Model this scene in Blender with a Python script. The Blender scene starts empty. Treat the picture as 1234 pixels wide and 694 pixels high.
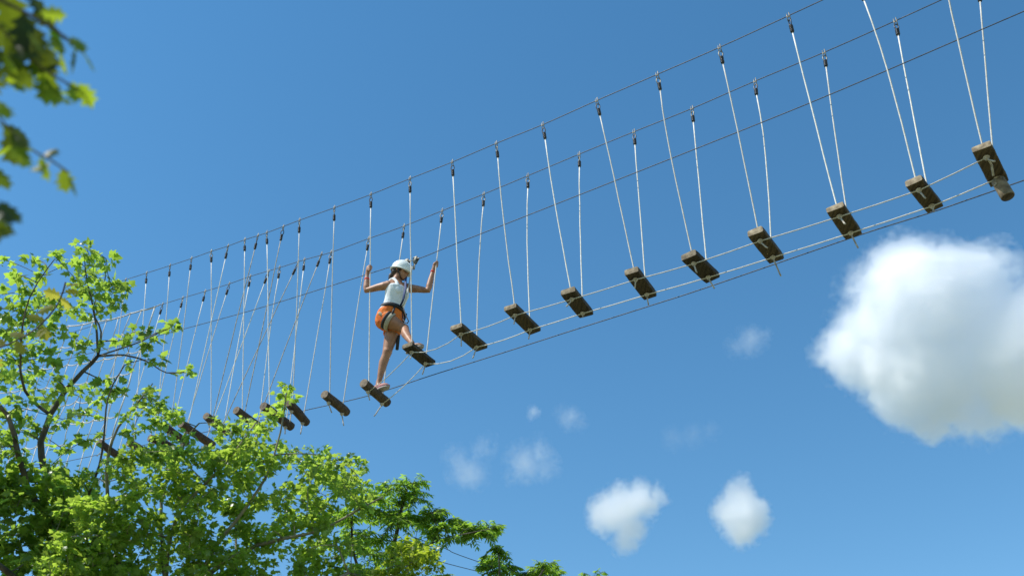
import bpy, bmesh, math, random
import numpy as np
from mathutils import Vector, Matrix

SC = bpy.context.scene
COL = SC.collection
random.seed(11)
RNG = np.random.default_rng(11)

# ------------------------------------------------------------------ camera
F_PX, PITCH, CAMZ = 1200.0, math.radians(36.742), 1.6
cd = bpy.data.cameras.new('camera'); cam = bpy.data.objects.new('camera', cd); COL.objects.link(cam)
cam.location = (0, 0, CAMZ); cam.rotation_euler = (math.pi/2 + PITCH, 0, 0)
cd.sensor_width = 36.0; cd.lens = 36.0*F_PX/1234.0
cd.clip_start = 0.05; cd.clip_end = 30000
cd.dof.use_dof = True; cd.dof.focus_distance = 10.6; cd.dof.aperture_fstop = 3.0; cd.dof.aperture_blades = 7
SC.camera = cam

# ------------------------------------------------------------------ light
SUN = Vector((-0.56, -0.19, 0.81)).normalized()          # towards the sun
EL = math.asin(SUN.z); AZ = math.atan2(SUN.x, SUN.y)
W = bpy.data.worlds.new('World'); SC.world = W; W.use_nodes = True
wn = W.node_tree; bg = wn.nodes['Background']
sky = wn.nodes.new('ShaderNodeTexSky'); sky.sky_type = 'NISHITA'; sky.sun_disc = False
sky.sun_elevation = EL; sky.sun_rotation = AZ
sky.altitude = 1500; sky.air_density = 1.3; sky.dust_density = 0.0; sky.ozone_density = 1.2
hsv = wn.nodes.new('ShaderNodeHueSaturation'); hsv.inputs['Saturation'].default_value = 1.27; hsv.inputs['Hue'].default_value = .491
wn.links.new(sky.outputs[0], hsv.inputs['Color']); wn.links.new(hsv.outputs[0], bg.inputs[0]); bg.inputs[1].default_value = 0.15
sl = bpy.data.lights.new('sun', 'SUN'); sl.energy = 4.9; sl.angle = math.radians(0.53); sl.color = (1.0, 0.96, 0.9)
so = bpy.data.objects.new('sun', sl); COL.objects.link(so)
so.rotation_euler = SUN.to_track_quat('Z', 'Y').to_euler(); so.location = SUN*60
SC.view_settings.view_transform = 'Standard'; SC.view_settings.look = 'None'
SC.view_settings.gamma = 1.0; SC.view_settings.exposure = 0.24; SC.view_settings.use_curve_mapping = False
SC.render.engine = 'CYCLES'
SC.cycles.max_bounces = 72; SC.cycles.diffuse_bounces = 9; SC.cycles.glossy_bounces = 3
SC.cycles.transmission_bounces = 6; SC.cycles.volume_bounces = 64; SC.cycles.transparent_max_bounces = 8

# ------------------------------------------------------------------ where things stand
# the bridge runs along D (away from us, to the left), N points across it, away from us
ANG = math.radians(38.445)
D = np.array([-math.cos(ANG), math.sin(ANG), 0.0]); N = np.array([math.sin(ANG), math.cos(ANG), 0.0])
ORG = np.array([-0.1395, 7.684, 0.0])
WID = 0.628                                              # between the two hand cables
UP = np.array([0, 0, 1.0])

def sight(px, py):
    u, v = (px-617)/F_PX, -(py-347)/F_PX
    return np.array([u, math.cos(PITCH)-v*math.sin(PITCH), math.sin(PITCH)+v*math.cos(PITCH)])
def at(px, py, lat):                                     # a point on the vertical plane 'lat' metres across the bridge
    s = sight(px, py); t = (ORG@N+lat)/(s@N)
    return s*t+np.array([0, 0, CAMZ])
def far(px, py, dist):
    s = sight(px, py)
    return s/np.linalg.norm(s)*dist+np.array([0, 0, CAMZ])
def to_px(P):
    x, y, z = P[0], P[1], P[2]-CAMZ
    cz = y*math.cos(PITCH)+z*math.sin(PITCH); cy = -y*math.sin(PITCH)+z*math.cos(PITCH)
    return 617+F_PX*x/cz, 347-F_PX*cy/cz
def vz(a): return a/(np.linalg.norm(a)+1e-12)

# ------------------------------------------------------------------ mesh helpers
class MB:
    def __init__(s): s.v = []; s.f = []; s.m = []
    def add(s, vs, fs, mi=0):
        b = len(s.v); s.v += [tuple(map(float, p)) for p in vs]
        s.f += [tuple(i+b for i in f) for f in fs]; s.m += [mi]*len(fs)
    def tube(s, pts, rad, n=8, mi=0, cap=True):
        pts = [np.array(p, float) for p in pts]
        if np.isscalar(rad): rad = [rad]*len(pts)
        t0 = vz(pts[1]-pts[0]); a = np.array([0, 0, 1.]) if abs(t0[2]) < .9 else np.array([1., 0, 0])
        u = vz(np.cross(t0, a)); vs = []; fs = []
        for i, p in enumerate(pts):
            t = vz(pts[min(i+1, len(pts)-1)]-pts[max(i-1, 0)])
            u = vz(u-t*(u@t)); w = np.cross(t, u)
            for k in range(n):
                c = 2*math.pi*k/n; vs.append(p+rad[i]*(math.cos(c)*u+math.sin(c)*w))
        for i in range(len(pts)-1):
            for k in range(n):
                k2 = (k+1) % n; fs.append((i*n+k, i*n+k2, (i+1)*n+k2, (i+1)*n+k))
        if cap: fs += [tuple(range(n))[::-1], tuple((len(pts)-1)*n+k for k in range(n))]
        s.add(vs, fs, mi)
    def torus(s, c, ax, R, r, n=14, m=6, mi=0):
        ax = vz(np.array(ax, float)); a = np.array([0, 0, 1.]) if abs(ax[2]) < .9 else np.array([1., 0, 0])
        u = vz(np.cross(ax, a)); w = np.cross(ax, u); vs = []; fs = []
        for i in range(n):
            e = math.cos(2*math.pi*i/n)*u+math.sin(2*math.pi*i/n)*w
            for k in range(m):
                b = 2*math.pi*k/m; vs.append(np.array(c)+e*(R+r*math.cos(b))+ax*r*math.sin(b))
        for i in range(n):
            for k in range(m):
                fs.append((i*m+k, ((i+1) % n)*m+k, ((i+1) % n)*m+(k+1) % m, i*m+(k+1) % m))
        s.add(vs, fs, mi)
    def ball(s, c, ax, n=12, m=8, mi=0):                 # ax: three half axes as vectors
        ax = [np.array(a, float) for a in ax]; c = np.array(c, float); vs = [c+ax[2]]; fs = []
        for j in range(1, m):
            th = math.pi*j/m
            for k in range(n):
                ph = 2*math.pi*k/n
                vs.append(c+ax[0]*math.sin(th)*math.cos(ph)+ax[1]*math.sin(th)*math.sin(ph)+ax[2]*math.cos(th))
        vs.append(c-ax[2]); L = len(vs)-1
        for k in range(n):
            fs.append((0, 1+k, 1+(k+1) % n)); fs.append((L, L-n+(k+1) % n, L-n+k))
        for j in range(m-2):
            for k in range(n):
                a = 1+j*n; fs.append((a+k, a+n+k, a+n+(k+1) % n, a+(k+1) % n))
        s.add(vs, fs, mi)
    def loft(s, rings, mi=0, cap=True):
        n = len(rings[0]); vs = [p for r in rings for p in r]; fs = []
        for i in range(len(rings)-1):
            for k in range(n):
                k2 = (k+1) % n; fs.append((i*n+k, i*n+k2, (i+1)*n+k2, (i+1)*n+k))
        if cap: fs += [tuple(range(n))[::-1], tuple((len(rings)-1)*n+k for k in range(n))]
        s.add(vs, fs, mi)
    def mesh(s, name, org=(0, 0, 0)):
        me = bpy.data.meshes.new(name)
        o = np.array(org, float)
        me.from_pydata([tuple(np.array(p)-o) for p in s.v], [], s.f)
        me.polygons.foreach_set('material_index', s.m)
        bm = bmesh.new(); bm.from_mesh(me); bmesh.ops.recalc_face_normals(bm, faces=bm.faces[:]); bm.to_mesh(me); bm.free()
        return me
    def build(s, name, mats, parent=None, org=None, smooth=True):
        if org is None: org = root_loc(parent) if parent else (0, 0, 0)
        me = s.mesh(name, org)
        return link(name, me, mats, parent, org, smooth)

def root_loc(o):
    while o.parent: o = o.parent
    return np.array(o.location)
def link(name, me, mats, parent=None, org=(0, 0, 0), smooth=True):
    for m in (mats if isinstance(mats, (list, tuple)) else [mats]): me.materials.append(m)
    me.polygons.foreach_set('use_smooth', [smooth]*len(me.polygons))
    o = bpy.data.objects.new(name, me); COL.objects.link(o)
    if parent: o.parent = parent
    else: o.location = tuple(org)
    return o
def tag(o, label, cat, group=None):
    o['label'] = label; o['category'] = cat
    if group: o['group'] = group
    return o
def thing(name, label, cat, loc, group=None):
    o = bpy.data.objects.new(name, None); COL.objects.link(o); o.location = tuple(loc); o.empty_display_size = .2
    return tag(o, label, cat, group)
def remesh(mb, name, voxel, smooth_it=6, mats=(), parent=None, fac=.5):
    org = root_loc(parent) if parent else np.zeros(3)
    me = mb.mesh(name, org); o = bpy.data.objects.new(name, me); COL.objects.link(o)
    r = o.modifiers.new('r', 'REMESH'); r.mode = 'VOXEL'; r.voxel_size = voxel
    if smooth_it:
        q = o.modifiers.new('s', 'SMOOTH'); q.factor = fac; q.iterations = smooth_it
    dg = bpy.context.evaluated_depsgraph_get(); dg.update()
    m2 = bpy.data.meshes.new_from_object(o.evaluated_get(dg))
    bpy.data.objects.remove(o); m2.name = name
    m2.materials.clear()
    return link(name, m2, mats, parent, org)

# ------------------------------------------------------------------ materials
def new_mat(name):
    m = bpy.data.materials.new(name); m.use_nodes = True
    return m, m.node_tree, m.node_tree.nodes['Principled BSDF']
def noise_mat(name, c1, c2, scale=8, rough=.7, detail=6, stretch=None, bump=0.0, bscale=40, metal=0, spec=.5, lo=.35, hi=.65):
    m, nt, b = new_mat(name)
    tc = nt.nodes.new('ShaderNodeTexCoord'); mp = nt.nodes.new('ShaderNodeMapping')
    nt.links.new(tc.outputs['Object'], mp.inputs[0])
    if stretch: 
        mp.inputs['Scale'].default_value = stretch[:3]
        if len(stretch) > 3: mp.inputs['Rotation'].default_value = (0, 0, stretch[3])
    nz = nt.nodes.new('ShaderNodeTexNoise'); nz.inputs['Scale'].default_value = scale; nz.inputs['Detail'].default_value = detail
    rp = nt.nodes.new('ShaderNodeValToRGB')
    rp.color_ramp.elements[0].position = lo; rp.color_ramp.elements[1].position = hi
    rp.color_ramp.elements[0].color = (*c1, 1); rp.color_ramp.elements[1].color = (*c2, 1)
    nt.links.new(mp.outputs[0], nz.inputs['Vector']); nt.links.new(nz.outputs['Fac'], rp.inputs[0])
    nt.links.new(rp.outputs[0], b.inputs['Base Color'])
    b.inputs['Roughness'].default_value = rough; b.inputs['Metallic'].default_value = metal
    b.inputs['Specular IOR Level'].default_value = spec
    if bump:
        n2 = nt.nodes.new('ShaderNodeTexNoise'); n2.inputs['Scale'].default_value = bscale; n2.inputs['Detail'].default_value = 4
        bp = nt.nodes.new('ShaderNodeBump'); bp.inputs['Strength'].default_value = bump; bp.inputs['Distance'].default_value = .01
        nt.links.new(mp.outputs[0], n2.inputs['Vector']); nt.links.new(n2.outputs['Fac'], bp.inputs['Height'])
        nt.links.new(bp.outputs[0], b.inputs['Normal'])
    return m
def leaf_mat(name, dark, light, trans, gloss=.3, mixf=.6, low=.62):
    m, nt, b = new_mat(name)
    at_ = nt.nodes.new('ShaderNodeAttribute'); at_.attribute_name = 'tint'
    mx = nt.nodes.new('ShaderNodeMix'); mx.data_type = 'RGBA'
    mx.inputs['A'].default_value = (*dark, 1); mx.inputs['B'].default_value = (*light, 1)
    nt.links.new(at_.outputs['Fac'], mx.inputs['Factor'])
    nt.links.new(mx.outputs['Result'], b.inputs['Base Color'])
    b.inputs['Roughness'].default_value = gloss; b.inputs['Specular IOR Level'].default_value = .5
    tr = nt.nodes.new('ShaderNodeBsdfTranslucent')
    m2 = nt.nodes.new('ShaderNodeMix'); m2.data_type = 'RGBA'; m2.blend_type = 'MULTIPLY'; m2.inputs['Factor'].default_value = 1
    g = nt.nodes.new('ShaderNodeMix'); g.data_type = 'RGBA'
    g.inputs['A'].default_value = (*[c*low for c in trans], 1); g.inputs['B'].default_value = (*trans, 1)
    nt.links.new(at_.outputs['Fac'], g.inputs['Factor']); nt.links.new(g.outputs['Result'], tr.inputs[0])
    ms = nt.nodes.new('ShaderNodeMixShader'); ms.inputs[0].default_value = mixf
    nt.links.new(b.outputs[0], ms.inputs[1]); nt.links.new(tr.outputs[0], ms.inputs[2])
    nt.links.new(ms.outputs[0], nt.nodes['Material Output'].inputs['Surface'])
    return m

def vary(m, lo, hi):                                     # every piece weathered a little differently
    nt = m.node_tree; b = nt.nodes['Principled BSDF']; src = b.inputs['Base Color'].links[0].from_socket
    oi = nt.nodes.new('ShaderNodeObjectInfo'); mr = nt.nodes.new('ShaderNodeMapRange'); nt.links.new(oi.outputs['Random'], mr.inputs[0])
    mr.inputs['To Min'].default_value = lo; mr.inputs['To Max'].default_value = hi
    v = nt.nodes.new('ShaderNodeVectorMath'); v.operation = 'SCALE'; nt.links.new(src, v.inputs[0]); nt.links.new(mr.outputs[0], v.inputs['Scale'])
    nt.links.new(v.outputs[0], b.inputs['Base Color']); return m
M_WOOD = noise_mat('weathered_wood', (.03, .02, .01), (.095, .066, .036), scale=5, rough=.85, stretch=(9, 1.2, 9, -ANG+math.pi/2), bump=.6, bscale=12)
M_LOG = noise_mat('log_wood', (.035, .023, .014), (.1, .066, .04), scale=6, rough=.85, stretch=(9, 1.2, 9, -ANG+math.pi/2), bump=.7, bscale=10)
M_END = noise_mat('end_grain', (.19, .14, .085), (.44, .355, .235), scale=22, rough=.9, bump=.3)
M_LOGEND = noise_mat('log_end_grain', (.13, .095, .065), (.26, .2, .14), scale=26, rough=.9, bump=.3)
M_ROPE = noise_mat('white_rope', (.66, .63, .54), (.84, .81, .73), scale=30, rough=.8, bump=.12, bscale=110)
M_ROPE2 = noise_mat('worn_rope', (.3, .26, .2), (.55, .5, .41), scale=30, rough=.85, bump=.5, bscale=110)
vary(M_ROPE, .68, 1.0)
M_CABLE = noise_mat('steel_cable', (.02, .022, .022), (.07, .072, .07), scale=60, rough=.5, metal=.3)
M_STEEL = noise_mat('galvanised_steel', (.12, .115, .09), (.3, .28, .22), scale=40, rough=.5, metal=.6)
M_BLACK = noise_mat('black_tape', (.012, .012, .014), (.03, .03, .034), scale=60, rough=.45)
M_BARK = noise_mat('bark', (.05, .042, .032), (.15, .13, .105), scale=14, rough=.95, stretch=(1, 1, .3), bump=.8, bscale=30)
M_PALEBARK = noise_mat('pale_bark', (.13, .12, .08), (.3, .28, .2), scale=18, rough=.9, stretch=(1, 1, .3), bump=.5, bscale=30)
M_LEAF_A = leaf_mat('maple_leaf', (.04, .085, .016), (.135, .215, .055), (.46, .68, .075))
M_LEAF_B = leaf_mat('light_leaf', (.06, .115, .02), (.16, .25, .06), (.56, .78, .085))
M_LEAF_C = leaf_mat('compound_leaf', (.045, .1, .018), (.13, .215, .05), (.42, .68, .06))
M_LEAF_E = leaf_mat('yellow_leaf', (.08, .13, .013), (.15, .22, .03), (.58, .72, .05))
M_LEAF_O = leaf_mat('oak_leaf', (.018, .045, .01), (.09, .13, .02), (.46, .62, .03), gloss=.5, low=.22)  # low dims the dark-tinted leaves, painting in the shade of overlapping layers
M_TIP = leaf_mat('young_leaf', (.06, .06, .012), (.1, .11, .02), (.6, .56, .06), gloss=.7, mixf=.7)

for m_, a_, b_ in ((M_WOOD, .65, 1.35), (M_LOG, .7, 1.35), (M_END, .6, 1.1), (M_LOGEND, .7, 1.2)): vary(m_, a_, b_)
# ------------------------------------------------------------------ ground
g = MB(); g.add([(-9000, -9000, 0), (9000, -9000, 0), (9000, 9000, 0), (-9000, 9000, 0)], [(0, 1, 2, 3)])
go = g.build('ground', noise_mat('meadow', (.1, .12, .045), (.22, .2, .1), scale=.6, rough=.95, detail=10)); go['kind'] = 'structure'

# ------------------------------------------------------------------ clouds
def cloud_mat(name, blobs, size, dens, amp, nscale, soft, FLAT, det=9.0, aniso=.8):
    m = bpy.data.materials.new(name); m.use_nodes = True; nt = m.node_tree; nt.nodes.clear()
    n = nt.nodes.new; L = nt.links.new
    out = n('ShaderNodeOutputMaterial'); vol = n('ShaderNodeVolumePrincipled')
    vol.inputs['Color'].default_value = (.995, .997, 1, 1); vol.inputs['Anisotropy'].default_value = aniso
    tc = n('ShaderNodeTexCoord')
    prev = None
    def mth(op, a, b=None, c=None):
        x = n('ShaderNodeMath'); x.operation = op
        for i, q in enumerate((a, b, c)):
            if q is None: continue
            if isinstance(q, (int, float)): x.inputs[i].default_value = q
            else: L(q, x.inputs[i])
        return x.outputs[0]
    sq = n('ShaderNodeVectorMath'); sq.operation = 'MULTIPLY'; L(tc.outputs['Object'], sq.inputs[0]); sq.inputs[1].default_value = (1, FLAT, 1)
    for c, r in blobs:
        v = n('ShaderNodeVectorMath'); v.operation = 'DISTANCE'; L(sq.outputs[0], v.inputs[0]); v.inputs[1].default_value = (c[0], c[1]*FLAT, c[2])
        fld = mth('MULTIPLY_ADD', v.outputs['Value'], -1.0/r, 1.0)
        fld = mth('MULTIPLY', fld, r/size)                 # signed depth in units of the cloud's size
        prev = fld if prev is None else mth('SMOOTH_MAX', prev, fld, .06)
    nz = n('ShaderNodeTexNoise'); nz.inputs['Scale'].default_value = nscale/size; nz.inputs['Detail'].default_value = det; nz.inputs['Roughness'].default_value = .64
    nz.inputs['Distortion'].default_value = .35
    L(sq.outputs[0], nz.inputs['Vector'])
    e = mth('ADD', prev, mth('MULTIPLY', mth('SUBTRACT', nz.outputs['Fac'], .5), amp))
    n3 = n('ShaderNodeTexNoise'); n3.inputs['Scale'].default_value = nscale*3.1/size; n3.inputs['Detail'].default_value = 5
    L(sq.outputs[0], n3.inputs['Vector']); e = mth('ADD', e, mth('MULTIPLY', mth('SUBTRACT', n3.outputs['Fac'], .5), amp*.42))
    mr = n('ShaderNodeMapRange'); mr.interpolation_type = 'SMOOTHSTEP'; L(e, mr.inputs['Value'])
    mr.inputs['From Min'].default_value = 0; mr.inputs['From Max'].default_value = soft
    mr.inputs['To Min'].default_value = 0; mr.inputs['To Max'].default_value = dens
    L(mr.outputs[0], vol.inputs['Density']); L(vol.outputs[0], out.inputs['Volume'])
    m.cycles.volume_sampling = 'MULTIPLE_IMPORTANCE' if hasattr(m.cycles, 'volume_sampling') else None
    return m
def cloud(label, dist, blobs, depth_tau, amp=.5, nscale=3.0, soft=.25, grow=1.12, group=None, rnd=3, flat=1.5):
    # blobs: (px, py, radius in px); each is a ball of vapour at 'dist' metres, jittered in depth
    FLAT = flat; mpp = dist/F_PX; rr = random.Random(rnd)
    cx = sum(b[0] for b in blobs)/len(blobs); cy = sum(b[1] for b in blobs)/len(blobs)
    C = far(cx, cy, dist); ey = vz(sight(cx, cy)); ex = vz(np.cross(ey, UP)); ez = np.cross(ex, ey); RM = np.array([ex, ey, ez]); bl = []; size = max(b[2] for b in blobs)*mpp
    for px, py, r in blobs:
        dd = dist+rr.uniform(-.3, .3)*r*mpp
        bl.append((RM@(far(px, py, dd)-C), r*mpp))
    mb = MB()
    for c, r in bl: mb.ball(c, [(r*grow, 0, 0), (0, r*grow/FLAT, 0), (0, 0, r*grow)], 20, 12)
    me = mb.mesh('cloud'); o = bpy.data.objects.new('cloud', me); COL.objects.link(o)
    r_ = o.modifiers.new('r', 'REMESH'); r_.mode = 'VOXEL'; r_.voxel_size = size*.09
    dg = bpy.context.evaluated_depsgraph_get(); dg.update()
    m2 = bpy.data.meshes.new_from_object(o.evaluated_get(dg)); bpy.data.objects.remove(o)
    m2.name = 'cloud'; m2.materials.clear()
    c = link('cloud', m2, cloud_mat('cloud_vapour', bl, size, depth_tau/size, amp, nscale, soft, FLAT), None, C)
    c.rotation_euler = Matrix(RM.T.tolist()).to_euler()
    return tag(c, label, 'cloud', group)
CG = 'white clouds in the blue sky'
cloud('large bright white puffy cumulus cloud below the right end of the rope bridge', 1000,
      [(1110, 370, 80), (1060, 415, 66), (1155, 350, 62), (1205, 325, 36), (1195, 420, 80), (1110, 455, 68), (1250, 440, 75), (1180, 480, 52), (1022, 420, 42), (1050, 348, 40), (1085, 322, 42), (1290, 400, 80), (1125, 500, 32)],
      16.0, amp=.9, nscale=2.5, soft=.2, grow=1.2, flat=2.4, group=CG)
cloud('small white cloud, wider at its top, left of the small pointed cloud', 1100,
      [(735, 618, 32), (752, 610, 34), (772, 602, 30), (788, 596, 20), (758, 634, 28), (754, 652, 22), (722, 624, 20), (800, 600, 12)], 7.5, amp=1.2, nscale=1.9, soft=.8, grow=1.05, group=CG, rnd=5)
cloud('small white upright cloud with a pointed top, low in the sky below the large cumulus', 1100,
      [(893, 582, 16), (891, 600, 26), (882, 618, 28), (902, 622, 30), (893, 638, 26), (915, 632, 16)], 8.0, amp=1.1, nscale=1.9, soft=.8, grow=1.05, group=CG, rnd=6)
cloud('thin torn wisp of cloud halfway between the middle of the bridge and the treetops', 1200,
      [(632, 556, 30), (648, 545, 24), (656, 562, 24), (624, 570, 22), (650, 530, 14), (664, 556, 14)], 1.9, amp=2.0, nscale=1.7, soft=1.3, grow=1.0, group=CG, rnd=7)
cloud('faint cloud wisp just above the tips of the leafy branches', 1200,
      [(568, 570, 27), (582, 540, 20), (550, 552, 22), (556, 568, 24), (590, 530, 14)], 1.7, amp=2.0, nscale=1.7, soft=1.4, grow=1.0, group=CG, rnd=8)
cloud('very small faint cloud puff above the torn wisps', 1200, [(686, 503, 20), (677, 498, 14), (698, 510, 14)], 1.4, amp=1.8, nscale=1.8, soft=1.4, grow=1.0, group=CG, rnd=9)
cloud('thin flat cloud wisp beneath the right half of the bridge, left of the large cumulus', 1200,
      [(905, 410, 24), (888, 418, 18), (918, 404, 15)], 1.6, amp=1.8, nscale=1.8, soft=1.3, grow=1.0, group=CG, rnd=10)

cloud('tiny pale cloud speck beside the very small faint puff above the torn wisps', 1200, [(643, 496, 11), (640, 501, 8)], 1.6, amp=1.4, nscale=1.8, soft=1.2, grow=1.0, group=CG, rnd=11)
cloud('barely visible long cloud streak above the pointed cloud, beneath the bridge', 1200, [(812, 528, 20), (835, 524, 20), (856, 518, 16)], .45, amp=1.8, nscale=1.6, soft=1.4, grow=1.0, group=CG, rnd=12)

# ------------------------------------------------------------------ the bridge
def strung(pts, r, n=6, mi=0, mb=None, wob=0.0):         # a smooth line through points
    P = [np.array(p) for p in pts]; out = []
    for i in range(len(P)-1):
        p0, p1, p2, p3 = P[max(i-1, 0)], P[i], P[i+1], P[min(i+2, len(P)-1)]
        k = max(2, int(np.linalg.norm(p2-p1)/.12))
        k = min(k, 14)
        for j in range(k):
            t = j/k
            q = .5*((2*p1)+(p2-p0)*t+(2*p0-5*p1+4*p2-p3)*t*t+(3*p1-p0-3*p2+p3)*t**3)
            out.append(q+RNG.normal(0, wob, 3) if wob else q)
    out.append(P[-1])
    mb = mb or MB(); mb.tube(out, r, n, mi); return mb
def cable_pts(px, lat, out0=None, out1=None):
    P = [at(x, y, lat) for x, y in px]
    P = [P[0]+(P[0]-P[1])*(out0/np.linalg.norm(P[0]-P[1]))]+P if out0 else P
    return P+[P[-1]+(P[-1]-P[-2])*(out1/np.linalg.norm(P[-1]-P[-2]))] if out1 else P

NT = [(1130, -65), (1035, -20), (950, 19.5), (867, 57.5), (792, 90), (719, 121.5), (654, 150.5), (598, 173), (545, 195.5), (494, 215.5), (447, 234.5), (403, 250.5), (361, 265.5), (321.5, 280.5), (295, 289), (275, 296.5), (254.6, 303), (230.9, 311.5), (205, 320), (176.8, 329), (151.6, 337)]
FT = [(1179, -20), (1079, 25.5), (993, 63.5), (910, 98), (834, 131), (764, 159), (698, 186), (636, 212), (583, 234), (533, 254), (487, 272.5), (444.5, 287.5), (399.2, 304), (367, 313), (337, 322.5), (301.7, 333), (276.5, 342), (247.4, 351), (220.4, 359), (196.2, 366.5)]
def hand_cable(px, lat, label, name='hand_cable'):
    P = cable_pts(px, lat, 6.0, 5.0)
    return tag(strung(P, .0046, 6).build(name, M_CABLE, None, P[len(P)//2]), label, 'cable', None)
hand_cable(NT, 0.0, 'highest dark steel cable, carrying the nearer row of white suspension ropes')
hand_cable(FT, WID, 'second dark steel cable from the top, carrying the farther row of suspension ropes')
BL = [(1234, 14), (1034, 100), (900, 155), (640, 258), (560, 289.5), (512, 309), (499, 313.5), (489, 316.5), (468, 322.5), (430, 334.5), (310, 372), (198, 402.5), (130, 420)]
hand_cable(BL, .5, 'lowest of the three overhead steel cables, the climber\'s trolley rolls on it', 'safety_cable')
FC = [(1234, 217.5), (1127, 254.5), (1034, 284), (853, 346), (785, 368), (684, 400), (600, 427), (519, 452.5), (469, 469), (429, 480.5), (371, 493.5), (340, 501), (300, 509), (240, 522), (150, 541)]
hand_cable(FC, .74, 'dark steel cable running low past the far ends of the plank steps', 'foot_cable')

BOARDS = [((1183.5, 179.6), (1205, 222)), ((1101.6, 221), (1127.5, 253)), ((1006.8, 252.5), (1029, 285.7)), ((910.5, 282), (936, 315)), ((830, 310.5), (859, 338)), ((761, 329.3), (783.7, 359.4)), ((684.4, 353.3), (706.6, 381.6)), ((614.6, 372.5), (644.5, 401.5)), ((549.4, 395.8), (580.5, 421.7)), ((490.5, 418.4), (518.5, 440.9)), ((438.3, 461.3), (466.3, 485.5)), ((391.2, 474.8), (418, 497)), ((347.4, 485), (369.6, 509)), ((317, 489), (351.4, 514)), ((284.2, 494), (318, 518)), ((248, 501), (274, 521)), ((218, 510.3), (256, 536.4)), ((199, 514), (225, 534)), ((180, 527), (209, 539)), ((155, 533), (182, 548)), ((119, 533), (147, 552))]
TOPN = {0: [0], 1: [1], 2: [2], 3: [3], 4: [4], 5: [5], 6: [6], 7: [7], 8: [8], 9: [9], 10: [10], 11: [11], 12: [12], 13: [13]}
NTX = {0: [(1130, -65)], 1: [NT[1]], 2: [NT[2]], 3: [NT[3]], 4: [NT[4]], 5: [NT[5]], 6: [NT[6]], 7: [NT[7]], 8: [NT[8]], 9: [NT[9]], 10: [NT[10]], 11: [NT[11]], 12: [NT[12]], 13: [NT[13]],
       14: [NT[14], (341.6, 273.5)], 15: [NT[16], (311, 284)], 16: [NT[15]], 17: [NT[17]], 18: [NT[18]], 19: [NT[19]], 20: [NT[20]]}
FTX = {i: [FT[i]] for i in range(0, 14)}
FTX.update({14: [FT[14], (387.7, 306)], 15: [FT[15], (359.7, 316)], 16: [(324, 327)], 17: [FT[16]], 18: [FT[17]], 19: [FT[18]], 20: [FT[19]]})
FTX[0] = [(1179.5, -17)]
LABEL = {0: 'highest plank step at the right edge, a short vertical log hanging under its far end',
         1: 'second plank step from the right edge, left of the one with the hanging log',
         2: 'plank step third from the right edge, up and left of the large cloud',
         3: 'plank step above the thin flat cloud wisp, fourth from the right edge',
         4: 'plank step midway between the climber and the right edge, fifth from the right',
         5: 'plank step fourth in front of the climber\'s raised foot, just left of the midway one',
         6: 'weathered plank step third in front of the climber\'s raised foot',
         7: 'weathered plank step second in front of the climber\'s raised foot',
         8: 'plank step next in front of the one under the climber\'s raised foot',
         9: 'plank step with the climber\'s bent front leg standing on it',
         10: 'round log step under the climber\'s straight rear leg and pink shoe',
         11: 'round log step just behind the climber, fully clear of the treetops',
         12: 'round log step with a leafy sprig over its upper end, second behind the climber',
         13: 'long round log step partly behind leaves, third behind the climber',
         14: 'log step hung on crossing ropes, lower half in leaves, fourth behind the climber',
         15: 'short log step on crossing ropes, just right of the long brown log',
         16: 'long brown log step just above the light green foliage, left of the short log',
         17: 'log step mostly behind leaves, touching the upper end of the long brown log',
         18: 'log step deep in the leaves, only a strip of its far end showing',
         19: 'log step completely buried in leaves, only its two white ropes showing above',
         20: 'dark log step farthest left, in a leaf gap beside the tall maple'}
def basis_step(A, B):
    ax = vz(B-A); u = vz(np.cross(UP, ax)); w = np.cross(ax, u)       # ax: across, u: along the bridge, w: up
    if u@(-D) < 0: u = -u
    return ax, u, (w if w[2] > 0 else -w)
SG = 'hanging steps of the rope bridge'
KN = {}; ROPES = {}
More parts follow.
